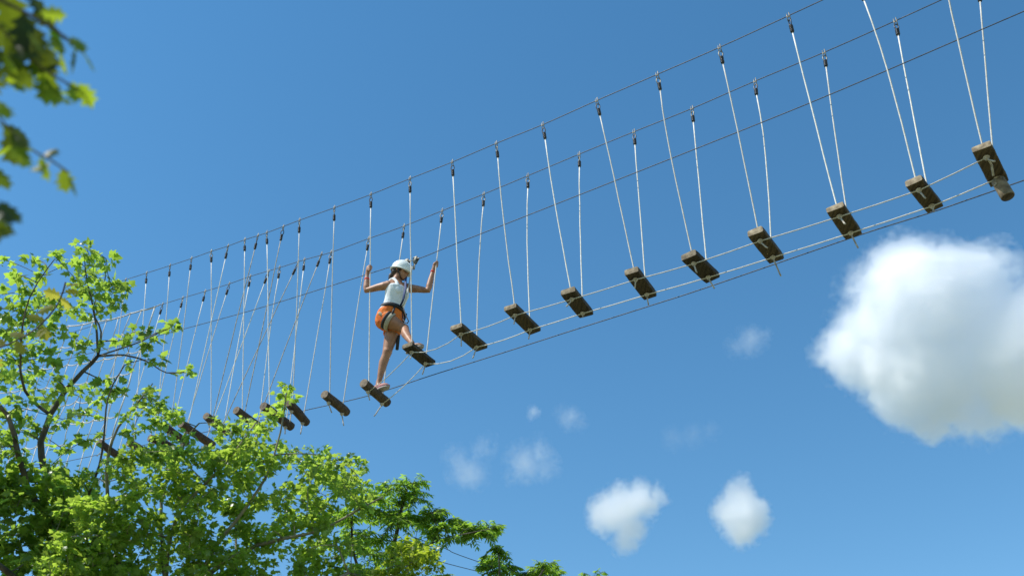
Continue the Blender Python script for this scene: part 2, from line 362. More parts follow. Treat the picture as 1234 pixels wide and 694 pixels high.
for i, (a, b) in enumerate(BOARDS):
    lo, hi = .02, .6
    for _ in range(40):                                  # how long the step is when it hangs level
        h = (lo+hi)/2
        if at(*b, WID/2+h)[2] > at(*a, WID/2-h)[2]: hi = h
        else: lo = h
    A, B = at(*a, WID/2-h), at(*b, WID/2+h)
    ax, u, w = basis_step(A, B); ln = np.linalg.norm(B-A); rr = random.Random(100+i)
    log = i >= 10
    st = thing('hanging_step', LABEL[i], 'step', (A+B)/2, SG)
    mb = MB()
    if log:
        R = .05 if i not in (13, 16) else .052; n = 18; rings = []
        for k in range(9):
            t = k/8; q = A+(B-A)*t+u*.004*math.sin(5*t+i); r = R*(1+.03*math.sin(7*t+i*2))*(.94 if k in (0, 8) else 1)
            rings.append([q+r*(1+.03*rr.uniform(-1, 1))*(math.cos(2*math.pi*j/n)*u+math.sin(2*math.pi*j/n)*w) for j in range(n)])
        mb.loft(rings, cap=False)
        mb.add(rings[0]+[A-ax*.004], [(j, (j+1) % n, n) for j in range(n)], 1)
        mb.add(rings[-1]+[B+ax*.004], [(j, (j+1) % n, n) for j in range(n)], 1)
        hw, th = R*.2, R
        mats = [M_LOG, M_LOGEND]
    else:
        th, wd = rr.uniform(.046, .058), .135+.014*rr.uniform(-1, 1)
        prof = [(-.5, .1), (-.44, 0), (.44, 0), (.5, .1), (.5, .86), (.42, 1), (-.42, 1), (-.5, .86)]; rings = []
        tw = rr.uniform(-.05, .05)
        for k in range(9):
            t = k/8; q = A+(B-A)*t; c, s_ = math.cos(tw*(t-.5)), math.sin(tw*(t-.5)); sc = .97 if k in (0, 8) else 1
            rings.append([q+(u*c+w*s_)*x*wd*sc*(1+.02*rr.uniform(-1, 1))+(w*c-u*s_)*(y*th+.003*rr.uniform(-1, 1)) for x, y in prof])
        mb.loft(rings, cap=False); n = 8
        for rg, sg in ((rings[0], -1), (rings[-1], 1)):
            mb.add(rg+[np.mean(rg, axis=0)+ax*.003*sg], [(j, (j+1) % n, n) for j in range(n)], 1)
        mats = [M_WOOD, M_END]
    mb.build('log' if log else 'plank', mats, st, smooth=log)
    KN[i] = []
    # ropes, each with a clamp, a ring and a taped eye at its top and a knot under the step
    for side, tops, lat in ((0, NTX[i], 0.0), (1, FTX[i], WID)):
        for q, tp in enumerate(tops):
            T = at(*tp, lat)
            frac = (.2 if side == 0 else .8)+(.09*q if side == 0 else -.06*q)
            base = A+(B-A)*frac
            if log: top = base+w*th; under = base-w*th
            else: top = base+w*th; under = base-w*.002
            dn = vz(top-T); cl = T+dn*.19
            if q == 0: ROPES[i, side] = (cl, top)
            rp = MB(); K = 7
            bend = RNG.normal(0, .009, 3)*(0 if (i, side) in ((10, 0), (9, 1)) else 1 if i < 9 else .6)
            pts = [cl+(top-cl)*(k/K)+bend*math.sin(math.pi*(k/K)**.8)+RNG.normal(0, .001, 3)*(0 < k < K) for k in range(K+1)]+[under+dn*.01]
            rp.tube(pts, .006 if i < 11 else .0057, 7)
            ro = rp.build('suspension_rope', M_ROPE if (q == 0) else M_ROPE2, st)
            cb = MB(); e = vz(D+UP*.1)
            for sg in (-1, 1): cb.tube([T+e*sg*.011+UP*.035+N*.004*sg, T+e*sg*.011-UP*.0-N*.004, T+e*sg*.013+dn*.06], .0045, 6)
            cb.tube([T+e*-.016+UP*.002+dn*.012, T+e*.016+UP*.002+dn*.012], .006, 6)
            cb.build('cable_clamp', M_STEEL, ro)
            rg = MB(); c = T+dn*.085; rax = vz(N*.8+D*rr.uniform(-.8, .8)); sd = vz(np.cross(rax, dn))
            loop = [c+dn*.036*math.cos(x)+sd*.019*math.sin(x) for x in np.linspace(0, 2*math.pi, 15)]
            rg.tube(loop, .0055, 6); rg.build('ring', M_STEEL if rr.random() < .6 else M_BLACK, ro)
            tp_ = MB()
            for k in range(5): tp_.torus(T+dn*(.125+k*.0165), vz(dn+RNG.normal(0, .12, 3)), .0105, .0085, 10, 6)
            tp_.tube([T+dn*.118, T+dn*.205], .014, 8)
            tp_.build('taped_eye', M_BLACK, ro)
            if q == 0:
                kn = MB(); kc = under-UP*.014
                kn.torus(kc+UP*.004, UP, .015, .009, 12, 6); kn.ball(kc-UP*.006, [u*.017, ax*.017, UP*.015], 10, 7)
                kn.build('knot', M_ROPE2, st)
                tl = MB(); L = rr.uniform(.05, .13); bx = RNG.normal(0, .02, 3)
                if i == 0 and side == 0: L = .03
                tl.tube([kc-UP*.01, kc-UP*(.02+L*.4)+bx*.6, kc-UP*(.02+L*.8)+bx, kc-UP*(.02+L)+bx*1.3], .0065, 6)
                tl.build('rope_tail', M_ROPE2, st)
                KN[i].append(kc+UP*.005)
    if i == 0:                                           # the loose rope end and the short log under the far end
        tl = MB(); p = at(1189, 190, .2)
        tl.tube([KN[0][0], at(1190, 190, .22), at(1195, 199, .27), at(1197, 212, .3)], .008, 7); tl.build('rope_tail', M_ROPE2, st)
        q = A+(B-A)*.86-w*.004; n = 20; sl_ = MB(); hb = MB()
        tilt = vz(-UP+.12*(-D)+.06*N)
        sl_.tube([q, q+tilt*.04, q+tilt*.17, q+tilt*.175], [.047, .048, .049, .046], n)
        sl_.m[-1] = 1; sl_.m[-2] = 1
        sl_.build('log_stub', [M_END, M_LOG], st)  # pale sides and dark ends put sunlight and shade into the stub's colours
# the two white ropes tied along the steps
def side_rope(k, label):
    P = []
    for i in range(0, 11):
        c = KN[i][k]-UP*.004
        if i >= 8 and P:
            prev = P[-1]; sag = .02 if i == 8 else .07 if i == 9 else .03
            for t in (.25, .5, .75): P.append(prev+(c-prev)*t-UP*sag*4*t*(1-t)+(D*.0))
        elif P:
            prev = P[-1]; P.append(prev+(c-prev)*.5-UP*.003)
        P.append(c)
    mb = MB(); mb.tube(P, .0046, 6)
    tag(mb.build('side_rope', M_ROPE, None, P[0]), label, 'rope', 'white ropes tied along the steps')
side_rope(0, 'white rope tied under the near ends of the plank steps, slack by the climber')
side_rope(1, 'white rope tied under the far ends of the plank steps, beside the low dark cable')

# ------------------------------------------------------------------ the climber
def cloth_mat(name, c, rough=.85, var=.85, sc=60):
    return noise_mat(name, [v*var for v in c], c, scale=sc, rough=rough, bump=.25, bscale=90)
M_SKIN = noise_mat('tanned_skin', (.3, .14, .075), (.42, .21, .12), scale=14, rough=.5, spec=.4)
M_TANK = noise_mat('white_cotton', (.7, .73, .74), (.78, .8, .8), scale=20, rough=.85, stretch=(1, 1, .35), bump=.9, bscale=16); M_ORANGE = noise_mat('orange_cloth', (.66, .12, .012), (.82, .22, .025), scale=9, rough=.85, bump=.9, bscale=20)
M_KHAKI = cloth_mat('khaki_cloth', (.42, .38, .28)); M_STRAP = cloth_mat('black_webbing', (.02, .02, .022), rough=.7)
M_BLUE = cloth_mat('blue_webbing', (.02, .05, .16), rough=.7); M_HELM = noise_mat('mint_helmet_shell', (.68, .72, .68), (.77, .8, .76), scale=5, rough=.28)
M_HAIR = noise_mat('dark_hair', (.018, .012, .008), (.05, .032, .02), scale=40, rough=.5, stretch=(1, 1, .2))
M_PINK = cloth_mat('pink_shoe', (.4, .17, .17)); M_TANSH = cloth_mat('tan_shoe', (.36, .22, .14)); M_SOLE = cloth_mat('pale_sole', (.4, .34, .3))
M_RED = cloth_mat('red_band', (.6, .05, .03)); M_EYE = noise_mat('dark_eye', (.01, .008, .006), (.02, .015, .01), scale=5, rough=.15)
def at3(d, n, z): return ORG+D*d+N*n+UP*z
def at2(x, y, n): return at(x, y, n)
FW = -D
pr = thing('person', 'climber in white tank top, orange shorts and pale mint helmet stepping along the steps', 'person', at3(1.88, .36, 7.07))
hipC = at3(1.80, .31, 7.93); shR = at2(466.5, 344, .17); shL = at2(492.5, 347.5, .44)
def rope_pt(i, side, z):
    a, b = ROPES[i, side]; t = (z-a[2])/(b[2]-a[2]); return a+(b-a)*t, vz(a-b)
hR, axR = rope_pt(10, 0, at2(445, 320, .03)[2]); hL, axL = rope_pt(9, 1, at2(526.5, 322, .6)[2])
elR = at2(441.5, 350, .09); elL = at2(516, 350, .54)
knR = at2(487, 396, .38); anR = at3(1.375, .26, 7.40); hpR = at3(1.785, .235, 7.87); hpL = at3(1.815, .395, 7.87)
knL = at2(466.5, 424, .36); anL = at3(1.945, .37, 7.185)
body = MB()
TORSO = [(1.80, 7.83, .12, .09), (1.805, 7.90, .158, .112), (1.79, 7.965, .152, .105), (1.755, 8.05, .118, .084), (1.735, 8.12, .12, .086), (1.715, 8.21, .136, .1), (1.71, 8.275, .146, .1), (1.725, 8.335, .135, .082), (1.735, 8.375, .095, .066), (1.735, 8.40, .062, .055), (1.715, 8.46, .05, .05), (1.69, 8.50, .048, .05)]
def ring(d, n, z, rn, rd, e=0.0, m=20, tilt=0.0):
    return [at3(d, n, z)+N*(rn+e)*math.cos(2*math.pi*k/m)+D*(rd+e)*math.sin(2*math.pi*k/m)-UP*tilt*math.sin(2*math.pi*k/m) for k in range(m)]
body.loft([ring(d, .31+(z-7.9)*-.015, z, rn, rd) for d, z, rn, rd in TORSO])
body.ball(at3(1.845, .25, 7.88), [N*.085, D*.07, UP*.085]); body.ball(at3(1.845, .375, 7.88), [N*.085, D*.07, UP*.085])
def bend(a, b, t, off): return a+(b-a)*t+off
def wrist(h, el, ax):                                    # the wrist lies a hand's length from the rope towards the elbow
    p = vz((el-h)-ax*((el-h)@ax)); return h+vz(el-h)*.075+p*.03, p
wrR, pR = wrist(hR, elR, axR); wrL, pL = wrist(hL, elL, axL)
for sh, el, wr in ((shR, elR, wrR), (shL, elL, wrL)):
    body.tube([at3(1.725, .31, 8.335)+(sh-at3(1.725, .31, 8.335))*.35, sh, bend(sh, el, .12, UP*0), bend(sh, el, .45, UP*.004), bend(sh, el, .8, UP*0), el, bend(el, wr, .22, FW*.0), bend(el, wr, .55, 0), bend(el, wr, .9, 0), wr], [.06, .056, .05, .042, .035, .034, .038, .033, .024, .023], 14)
for hp, kn, an, fw in ((hpR, knR, anR, FW), (hpL, knL, anL, FW)):
    bk = vz(np.cross(np.cross(kn-hp, an-kn), (an-kn)+(kn-hp)))
    ca = -FW*.014
    body.tube([hp+UP*.05, hp, bend(hp, kn, .35, FW*.006), bend(hp, kn, .7, 0), bend(hp, kn, .92, 0), kn+FW*.004, bend(kn, an, .12, 0), bend(kn, an, .33, ca), bend(kn, an, .6, ca*.6), bend(kn, an, .88, 0), an], [.088, .088, .082, .064, .055, .054, .048, .05, .04, .029, .029], 16)
    body.ball(kn+FW*.02, [FW*.036, N*.042, UP*.045])
def bfoot(an, dirv, z, roll=0):
    dirv = vz(dirv); s_ = np.cross(UP, dirv); base = np.array([an[0], an[1], z])
    body.tube([an+UP*.02, an-UP*.02, base+UP*.045+dirv*.01], [.03, .032, .036], 12)
    body.ball(base-dirv*.03+UP*.032, [dirv*.035, s_*.03, UP*.03]); 
    body.tube([base-dirv*.02+UP*.035, base+dirv*.06+UP*.035, base+dirv*.105+UP*.026, base+dirv*.14+UP*.022], [.032, .033, .03, .016], 12)
zR, zL = 7.295, 7.075
fR = vz(FW+N*.05); fL = vz(FW+N*.02)
bfoot(anR, fR, zR+.012); bfoot(anL, fL, zL+.012)
# head: skull, jaw, nose, lips, brow, ears
HF = vz(np.array([.90, -.36, -.27])); HS = vz(np.cross(UP, HF)); HU = np.cross(HF, HS)
HC = at3(1.685, .315, 8.545)
hp_ = lambda f, s_, u: HC+HF*f+HS*s_+HU*u
body.ball(hp_(-.012, 0, .012), [HF*.092, HS*.074, HU*.092], 20, 14)
body.ball(hp_(.03, 0, -.045), [HF*.058, HS*.055, HU*.07], 16, 12); body.ball(hp_(.058, 0, -.093), [HF*.026, HS*.03, HU*.022])
body.tube([hp_(.078, 0, .005), hp_(.094, 0, -.02), hp_(.103, 0, -.036), hp_(.088, 0, -.044)], [.008, .011, .013, .011], 10)
for sg in (-1, 1):
    body.ball(hp_(.095, sg*.01, -.04), [HF*.01, HS*.009, HU*.008], 8, 6)
    body.ball(hp_(.074, sg*.03, .018), [HF*.014, HS*.022, HU*.009], 8, 6)
    body.ball(hp_(.058, sg*.045, -.022), [HF*.024, HS*.017, HU*.02], 8, 6)
    body.ball(hp_(-.01, sg*.074, -.012), [HF*.018, HS*.009, HU*.03], 10, 8)
body.ball(hp_(.086, 0, -.063), [HF*.009, HS*.022, HU*.006], 8, 6); body.ball(hp_(.083, 0, -.074), [HF*.01, HS*.02, HU*.007], 8, 6)
body.tube([at3(1.735, .31, 8.36), at3(1.722, .312, 8.42), hp_(-.03, 0, -.05)], [.06, .05, .052], 14)
# hands: palm on the near side of the rope, four fingers and a thumb closed round it
def hand(h, ax, p, wr, mir):
    t = vz(np.cross(ax, p))*mir
    body.tube([wr, h+p*.034-ax*.03, h+p*.028, h+p*.026+ax*.034], [.023, .025, .027, .02], 12)
    body.tube([h+p*.026-ax*.03+t*.008, h+p*.026+ax*.03+t*.008], [.021, .02], 10)
    for k, (r, ln) in enumerate(((.0088, 1.0), (.0094, 1.1), (.009, 1.04), (.0078, .85))):
        o = ax*(.034-.0215*k); pts = []
        for q in range(9):
            a = .35+q/8*3.9*ln; R_ = .0205-.0012*q
            pts.append(h+o+p*R_*math.cos(a)*(1.25 if q < 2 else 1)+t*R_*1.05*math.sin(a))
        body.tube(pts, [r*1.08]*3+[r]*4+[r*.95, r*.72], 8)
    body.tube([h+p*.035-ax*.02-t*.006, h+p*.016-ax*.004-t*.021, h-p*.006+ax*.014-t*.02, h-p*.02+ax*.026-t*.008], [.014, .0115, .0098, .0075], 8)
hand(hR, axR, pR, wrR, 1); hand(hL, axL, pL, wrL, -1)
remesh(body, 'body', .0055, 5, [M_SKIN], pr)
# clothes
tk = MB()
tk.loft([ring(d, .31+(z-7.9)*-.015, z, rn, rd, e) for d, z, rn, rd, e in [(1.785, 7.985, .145, .1, .014), (1.765, 8.03, .124, .088, .02), (1.752, 8.06, .118, .084, .016), (1.735, 8.12, .12, .086, .013), (1.715, 8.21, .136, .1, .011), (1.71, 8.262, .144, .1, .010), (1.713, 8.29, .132, .096, .006)]])
tk.ball(at3(1.655, .258, 8.215), [D*.052, N*.062, UP*.062], 14, 10); tk.ball(at3(1.655, .362, 8.215), [D*.052, N*.062, UP*.062], 14, 10)
for s_ in (.225, .385):
    tk.tube([at3(1.625, s_+.005, 8.25), at3(1.645, s_, 8.31), at3(1.70, s_, 8.388), at3(1.745, s_, 8.392), at3(1.79, s_, 8.34), at3(1.805, s_, 8.27)], .02, 10)
remesh(tk, 'tank_top', .0055, 9, [M_TANK], pr)
shm = MB()
shm.loft([ring(d, .31, z, rn, rd, .016) for d, z, rn, rd in [(1.80, 7.82, .13, .10), (1.805, 7.90, .158, .112), (1.79, 7.965, .152, .105), (1.762, 8.035, .122, .088)]])
shm.ball(at3(1.848, .255, 7.885), [N*.094, D*.083, UP*.1]); shm.ball(at3(1.848, .37, 7.885), [N*.094, D*.083, UP*.1])
for hp, kn, f in ((hpR, knR, .17), (hpL, knL, .33)):
    shm.tube([hp+UP*.03, hp+(kn-hp)*.12, hp+(kn-hp)*f*.8, hp+(kn-hp)*f], [.096, .098, .096, .098], 18)
shorts = remesh(shm, 'shorts', .0065, 4, [M_ORANGE], pr)
lp = MB(); ax_ = vz(knR-hpR); lp.tube([hpR+ax_*.035, hpR+ax_*.045, hpR+ax_*.075, hpR+ax_*.085], [.1, .106, .105, .098], 20, cap=False)
lp.ball(hpR+ax_*.03-N*.085+UP*.03, [ax_*.05, UP*.034, N*.03]); lp.build('khaki_pocket', M_KHAKI, shorts)
hn = MB(); 
hn.loft([ring(1.765, .31, z, .122, .09, e, 28) for z, e in ((7.995, .02), (7.998, .032), (8.04, .032), (8.044, .018))])
hn.ball(at3(1.655, .31, 8.02), [N*.03, D*.02, UP*.028], 10, 8)
for s_, q in ((.22, hpR), (.40, hpL)): hn.tube([at3(1.67, s_+.03, 8.0), at3(1.665, s_+.01, 7.93), at3(1.68, s_, 7.86)], .013, 8)
for q_, kn_ in ((hpR, knR), (hpL, knL)):
    a_ = vz(kn_-q_); hn.tube([q_+a_*.0, q_+a_*.006, q_+a_*.028, q_+a_*.034], [.1, .108, .108, .1], 20, cap=False)
har = hn.build('harness', M_STRAP, pr)
st_ = MB(); c0 = at3(1.80, .46, 7.84); st_.tube([c0+UP*.12, c0, at2(480, 406, .42), at2(478.5, 421, .42)], [.014, .016, .02, .018], 8); st_.build('strap', M_STRAP, har)
# helmet with brim and chin strap, hair below it
he = MB(); n = 28; rings = []
for k in range(9):
    th = math.radians(4+k*13.2); rr_ = math.sin(th); zz = math.cos(th)
    rings.append([hp_(-.012+.118*rr_*math.cos(2*math.pi*j/n)*(1.0), .1*rr_*math.sin(2*math.pi*j/n), .018+.112*zz) for j in range(n)])
def lip(e, u): return [hp_(-.012+(.115+e*(1 if math.cos(2*math.pi*j/n) < .2 else 1+3.2*(math.cos(2*math.pi*j/n)-.2)))*math.cos(2*math.pi*j/n), (.098+e)*math.sin(2*math.pi*j/n), u-.014*math.cos(2*math.pi*j/n)) for j in range(n)]
rings += [lip(.004, -.002), lip(.012, -.008), lip(.012, -.014), lip(-.004, -.012)]
rings += [[hp_(-.012+.105*rr_*math.cos(2*math.pi*j/n), .088*rr_*math.sin(2*math.pi*j/n), .02+.1*zz) for j in range(n)] for rr_, zz in ((1, -.2), (.9, .4), (.5, .85), (.05, 1))]
he.loft(rings); helmet = he.build('helmet', M_HELM, pr)
rb = MB(); 
for s_ in (-.04, 0, .04): rb.tube([hp_(-.012+.121*math.cos(a), s_, .018+.114*math.sin(a)*(1-abs(s_)*2)) for a in np.linspace(.5, 2.7, 12)], .004, 6)
rb.build('ridge', M_HELM, helmet)
cs = MB()
for sg in (-1, 1):
    cs.tube([hp_(.01, sg*.09, -.0), hp_(.03, sg*.073, -.06), hp_(.045, sg*.04, -.105), hp_(.05, 0, -.118)], .0065, 6)
    cs.tube([hp_(-.06, sg*.075, -.01), hp_(-.01, sg*.075, -.05), hp_(.03, sg*.066, -.07)], .0055, 6)
cs.build('chin_strap', M_STRAP, helmet)
hr = MB(); hr.ball(hp_(-.05, 0, -.03), [HF*.06, HS*.079, HU*.065], 16, 12); hr.tube([hp_(-.09, 0, -.03), hp_(-.115, 0, -.07), hp_(-.11, 0, -.11), hp_(-.095, 0, -.14)], [.03, .03, .022, .008], 10)
for sg in (-1, 1): hr.ball(hp_(.015, sg*.069, -.01), [HF*.03, HS*.012, HU*.04], 10, 8)
remesh(hr, 'hair', .006, 3, [M_HAIR], pr)
for sg in (-1, 1):
    ey = MB(); ey.ball(hp_(.074, sg*.03, .0), [HF*.011, HS*.013, HU*.008], 10, 8); ey.build('eye', M_EYE, pr)
SH = .87
for an, dv, z, mt in ((anR, fR, zR, M_TANSH), (anL, fL, zL, M_PINK)):
    sm = MB(); s_ = np.cross(UP, dv); b_ = np.array([an[0], an[1], z]); prof = []
    for t, wd, h0, h1 in ((-.078, .018, .012, .05), (-.06, .036, .004, .085), (-.02, .04, .002, .095), (.03, .041, .002, .082), (.085, .046, .002, .066), (.135, .045, .004, .052), (.17, .034, .01, .04), (.188, .016, .016, .03)):
        prof.append([b_+dv*t*SH+s_*wd*SH*math.cos(a)+UP*((h0+h1)/2+(h1-h0)/2*math.sin(a)*(.9 if math.sin(a) < 0 else 1)) for a in np.linspace(0, 2*math.pi, 15)[:-1]])
    sm.loft(prof); shoe = sm.build('shoe', mt, pr)
    so_ = MB(); so_.loft([[b_+dv*SH*(.055+.138*math.cos(a))+s_*SH*.045*math.sin(a)*(1+.1*math.cos(a))+UP*h for a in np.linspace(0, 2*math.pi, 25)[:-1]] for h in (.0, .016)]); so_.build('sole', M_SOLE, shoe)
for el, wr, tt in ((elR, wrR, .72), (elL, wrL, .95)):
    wb = MB(); c = el+(wr-el)*tt; a_ = vz(wr-el); r_ = .031 if tt < .8 else .027
    wb.tube([c-a_*.012, c-a_*.009, c+a_*.009, c+a_*.012], [r_-.004, r_, r_, r_-.004], 14); wb.build('wristband', M_RED, pr)
# the trolley on the lowest overhead cable and the two lanyards down to the harness
T1, T2 = at(490.5, 315.9, .5), at(501, 312.9, .5); ct = vz(T2-T1); cn = vz(np.cross(ct, UP)); cu = np.cross(cn, ct)
cu = cu if cu[2] > 0 else -cu
tr = thing('safety_trolley', 'two small metal pulleys with lanyards on the overhead cable just behind the mint helmet', 'pulley', (T1+T2)/2)
for T in (T1, T2):
    pu = MB()
    for sg in (-1, 1):
        o = cn*.014*sg; loop = [T+o+ct*x+cu*y for x, y in ((-.042, .012), (-.03, .034), (.03, .034), (.042, .012), (.024, -.03), (.012, -.058), (-.012, -.058), (-.024, -.03))]
        vs = loop+[p_+cn*.004*sg for p_ in loop]; pu.add(vs, [tuple(range(8)), tuple(range(15, 7, -1))]+[(k, (k+1) % 8, 8+(k+1) % 8, 8+k) for k in range(8)])
    pu.build('side_plate', M_STEEL, tr)
    wh = MB(); wh.torus(T+cu*.012, cn, .015, .008, 16, 8); wh.tube([T+cu*.012-cn*.02, T+cu*.012+cn*.02], .006, 8); wh.build('wheel', M_BLACK, tr)
    cb = MB(); c = T-cu*.075-UP*.02; cb.tube([c+UP*.045*math.cos(a)+vz(ct+cn*.5)*.022*math.sin(a) for a in np.linspace(0, 2*math.pi, 17)], .006, 6); cb.build('carabiner', M_STEEL if T is T2 else M_BLUE, tr)
bel = at3(1.645, .31, 8.03)
wb = MB(); P = [T1-cu*.13, at2(490, 326, .45), at2(488.8, 338, .33), at2(488.5, 347, .28), at2(486, 361, .24), bel]
for o in (-.008, 0, .008): wb.tube([p_+ct*o for p_ in P], .0075, 6)
wb.build('blue_lanyard', M_BLUE, tr)
wl = MB(); wl.tube([T2-cu*.125, at2(497, 321, .48), at2(495.5, 327, .46), at2(494, 338, .42), at2(491, 352, .34), at2(487, 366, .28), bel+N*.02], [.011, .011, .011, .008, .008, .008, .008], 7); wl.build('white_lanyard', M_ROPE, tr)
lc = MB(); lc.tube([bel+N*.03, at2(486.5, 372, .3), at2(489.5, 381, .3), at2(492.3, 387, .3), at2(491, 389.5, .3), at2(488, 388.5, .31), at2(485.5, 384, .33), at2(484.5, 377, .34)], .006, 6); lc.build('slack_cord', M_STRAP, tr)

# cargo net beyond the far end
net = thing('cargo_net', 'white knotted cargo net hanging behind the tall maple at the bridge\'s left end', 'net', at(110, 440, 1.0))
rows, cols = 7, 13
G = {}
for r in range(rows):
    for c in range(cols):
        rx, ry = 186-8.8*r, 370+26*r; s = .31-.022*r
        x = rx-14.3*c*(1+.004*c); y = ry+s*14.3*c*(1-.035*c)
        G[r, c] = at(x+RNG.uniform(-1, 1), y+RNG.uniform(-.8, .8), 1.0)+N*RNG.uniform(-.03, .03)
mb = MB()
for r in range(rows):
    for c in range(cols-1):
        a, b = G[r, c], G[r, c+1]; sg = .01 if r == 0 else .035
        mb.tube([a+(b-a)*t-UP*sg*4*t*(1-t) for t in (0, .25, .5, .75, 1)], .012 if r == 0 else .009, 6)
for c in range(cols):
    for r in range(rows-1):
        a, b = G[r, c], G[r+1, c]; mb.tube([a, a+(b-a)*.5+RNG.normal(0, .006, 3), b], .0075 if c else .011, 6)
    b = G[rows-1, c]; mb.tube([b, b-UP*.9+RNG.normal(0, .02, 3)], .0075, 6)
for (r, c), p in G.items(): mb.ball(p, [D*.018, N*.018, UP*.018], 8, 6)
mb.build('netting', M_ROPE, net)
ANCH = G[0, 0]; mb = MB(); mb.tube([ANCH, at(193, 367, WID)], .009, 6); mb.build('tie_rope', M_ROPE, net)

# two thin wires of another course, low behind the treetops
for (x0, y0), (x1, y1), lb in (((521, 672), (600, 694), 'lower of two thin dark wires slanting down among the treetops'), ((535, 660), (630, 694.5), 'upper of two thin dark wires slanting down among the treetops')):
    a, b = far(x0, y0, 10.5), far(x1, y1, 11.5); d_ = vz(b-a)
    P = [a-d_*.5, a, b, b+d_*9]; P[3] = P[3]+UP*.2
    tag(strung(P, .0038, 5).build('wire', M_CABLE, None, a), lb, 'wire', 'thin wires behind the treetops')

# ------------------------------------------------------------------ leaves and trees
def tpl(half, centre, fold=.18, droop=.25):
    pts = half+[(-x, y) for x, y in half[-2:0:-1]] if half[-1][0] == 0 else half+[(-x, y) for x, y in half[::-1] if x]
    v = [(centre[0], centre[1], 0)]+[(x, y, 0) for x, y in pts]
    v = np.array([(x, y, -fold*abs(x)-droop*y*y) for x, y, _ in v]); n = len(pts)
    f = np.array([(0, 1+k, 1+(k+1) % n) for k in range(n)])
    return v, f
T_MAPLE = tpl([(0, 0), (.2, -.05), (.45, .1), (.3, .24), (.54, .52), (.26, .5), (.2, .68), (0, 1)], (0, .36))
T_SMALL = tpl([(0, 0), (.22, .08), (.42, .3), (.27, .4), (.36, .64), (.16, .66), (0, 1)], (0, .38))
T_LANCE = tpl([(0, 0), (.13, .2), (.17, .48), (.09, .8), (0, 1)], (0, .45), .35, .3)
T_OAK = tpl([(0, 0), (.1, .12), (.3, .2), (.17, .32), (.42, .48), (.2, .58), (.36, .74), (.16, .8), (0, 1)], (0, .48), .25, .2)
def leaves_mesh(name, P, Nn, Tt, S, tint, template, org):
    v, f = template; n = len(P)
    Nn = Nn/np.linalg.norm(Nn, axis=1, keepdims=True)
    Tt = Tt-Nn*(Tt*Nn).sum(1, keepdims=True); Tt /= (np.linalg.norm(Tt, axis=1, keepdims=True)+1e-9)
    X = np.cross(Tt, Nn)
    V = P[:, None, :]+S[:, None, None]*(v[None, :, 0:1]*X[:, None, :]+v[None, :, 1:2]*Tt[:, None, :]+v[None, :, 2:3]*Nn[:, None, :])
    V = V.reshape(-1, 3)-np.array(org)
    Fc = (f[None]+(np.arange(n)*len(v))[:, None, None]).reshape(-1, 3)
    me = bpy.data.meshes.new(name); me.vertices.add(len(V)); me.vertices.foreach_set('co', V.astype(np.float32).ravel())
    me.loops.add(Fc.size); me.loops.foreach_set('vertex_index', Fc.astype(np.int32).ravel())
    me.polygons.add(len(Fc)); me.polygons.foreach_set('loop_start', (np.arange(len(Fc))*3).astype(np.int32))
    me.polygons.foreach_set('loop_total', np.full(len(Fc), 3, np.int32))
    a = me.attributes.new('tint', 'FLOAT', 'POINT'); a.data.foreach_set('value', np.repeat(tint, len(v)).astype(np.float32))
    me.update(calc_edges=True); return me
def rot_about(v, ax, ang):
    return v*math.cos(ang)+np.cross(ax, v)*math.sin(ang)+ax*(ax@v)*(1-math.cos(ang))
def poly_fill(poly, n, rnd, pad=0):
    xs = [p[0] for p in poly]; ys = [p[1] for p in poly]; out = []
    while len(out) < n:
        x, y = rnd.uniform(min(xs), max(xs)), rnd.uniform(min(ys), max(ys)); c = False
        for k in range(len(poly)):
            (x1, y1), (x2, y2) = poly[k], poly[k-1]
            if (y1 > y) != (y2 > y) and x < (x2-x1)*(y-y1)/(y2-y1)+x1: c = not c
        if c: out.append((x, y))
    return out
